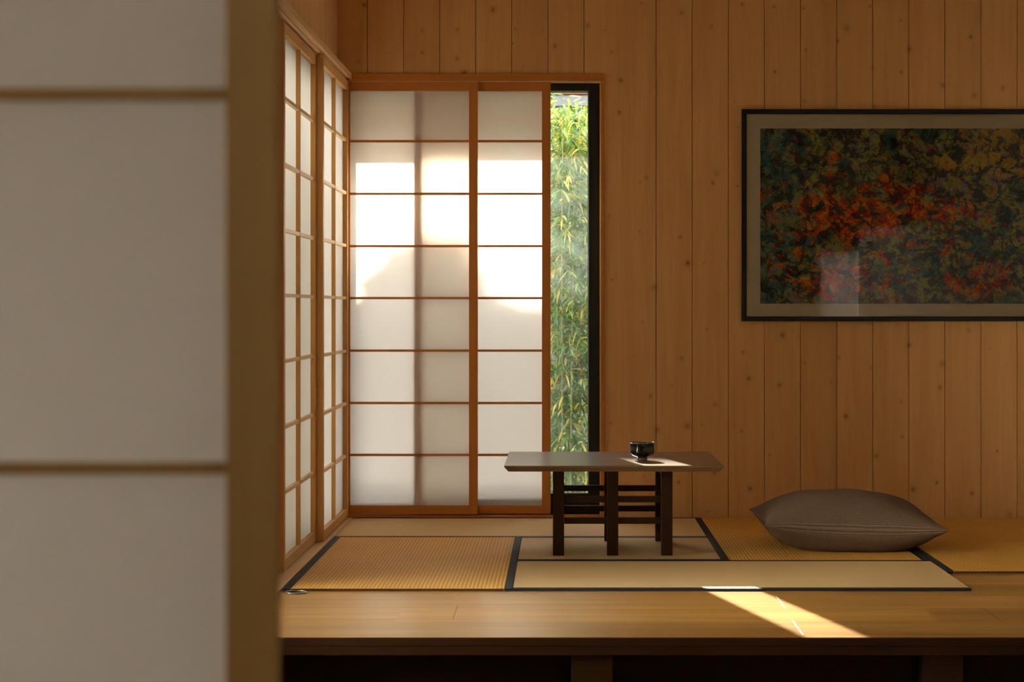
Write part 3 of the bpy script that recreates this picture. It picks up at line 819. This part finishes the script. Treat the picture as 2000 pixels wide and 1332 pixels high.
bamboo(.64, 12.7, 2.45, 4500, 'bamboo clump just right of the one behind the bare glass strip, hidden by the wall')
bamboo(-.56, 12.7, 1.45, 2500, 'low bamboo clump behind the paper screens, left of the bare glass strip')

# clipped tree by the neighbour's ridge: its round top shades the middle of the paper
def tree(x, y, ztop, rx, rz_, n, label):
    r = empty('garden_tree', (x, y, -.45)); tag(r, label, 'tree')
    cz = ztop - rz_ + .45
    bm = bmesh.new(); tube(bm, [(0, 0, 0), (.03, 0, cz * .5), (0, .02, cz)], [.09, .07, .04], 8); link('trunk', bm, M['bark'], r, smooth=True)
    bm = bmesh.new()
    for i in range(n):
        th = random.uniform(0, 6.283); ph = math.acos(random.uniform(-1, 1)); rr = random.random() ** .33
        q = Vector((rx * rr * math.sin(ph) * math.cos(th), rx * rr * math.sin(ph) * math.sin(th), rz_ * rr * math.cos(ph)))
        d = Vector((random.uniform(-1, 1), random.uniform(-1, 1), random.uniform(-1, 1)))
        leaf(bm, q + Vector((0, 0, cz)), d, Vector((random.uniform(-1, 1), random.uniform(-1, 1), 1)), random.uniform(.09, .14), random.uniform(.05, .075), .2)
    o = link('foliage', bm, M['tree_leaf'], r); o['kind'] = 'stuff'
TYY = 20.2
sx = -.229 * (TYY - 10.37); sz = .48 * (TYY - 10.37)
tree(PX(845, 10.37) + sx, TYY, PZ(493, 10.37) + sz, .42, .56, 5000, 'round-topped tree in front of the neighbouring house, its shadow on the paper')

# ------------------------------------------------------------------ light
sun = bpy.data.lights.new('sun', 'SUN'); sun.energy = 14.0; sun.angle = math.radians(.53); sun.color = (1.0, .91, .76)
so = bpy.data.objects.new('sun', sun); COL.objects.link(so)
d = Vector((.229, -1, -.48)).normalized()
so.rotation_euler = d.to_track_quat('-Z', 'Y').to_euler(); so.location = (-3, 16, 6)

wd = bpy.data.worlds.new('sky'); scene.world = wd; wd.use_nodes = True
nt = wd.node_tree; nt.nodes.clear()
wo = nt.nodes.new('ShaderNodeOutputWorld'); bg = nt.nodes.new('ShaderNodeBackground')
tc = nt.nodes.new('ShaderNodeTexCoord'); sp = nt.nodes.new('ShaderNodeSeparateXYZ'); cr = nt.nodes.new('ShaderNodeValToRGB')
nt.links.new(tc.outputs['Generated'], sp.inputs[0]); nt.links.new(sp.outputs[2], cr.inputs[0])
e = cr.color_ramp.elements
e[0].position = 0.0; e[0].color = (1.0, .93, .83, 1); e[1].position = .6; e[1].color = (.86, .86, .88, 1)
nt.links.new(cr.outputs[0], bg.inputs[0]); bg.inputs[1].default_value = 7.3
nt.links.new(bg.outputs[0], wo.inputs[0])

# ------------------------------------------------------------------ camera
cam = bpy.data.cameras.new('camera'); co = bpy.data.objects.new('camera', cam); COL.objects.link(co)
co.location = (0, 0, H); co.rotation_euler = (math.pi / 2, 0, 0)
cam.lens = F * 36 / 2000; cam.sensor_width = 36; cam.sensor_fit = 'HORIZONTAL'
cam.shift_x = -(VX - 1000) / 2000; cam.shift_y = -(666 - VY) / 2000
cam.clip_start = .05; cam.clip_end = 200
cam.dof.use_dof = True; cam.dof.focus_distance = 9.4; cam.dof.aperture_fstop = 5.6
scene.camera = co

scene.view_settings.view_transform = 'Standard'
scene.view_settings.look = 'None'
scene.view_settings.exposure = 1.27
scene.view_settings.gamma = 1.0
scene.view_settings.use_curve_mapping = False
scene.cycles.use_denoising = True
scene.cycles.max_bounces = 10
scene.cycles.diffuse_bounces = 6
scene.cycles.transparent_max_bounces = 12
scene.cycles.sample_clamp_indirect = 6.0
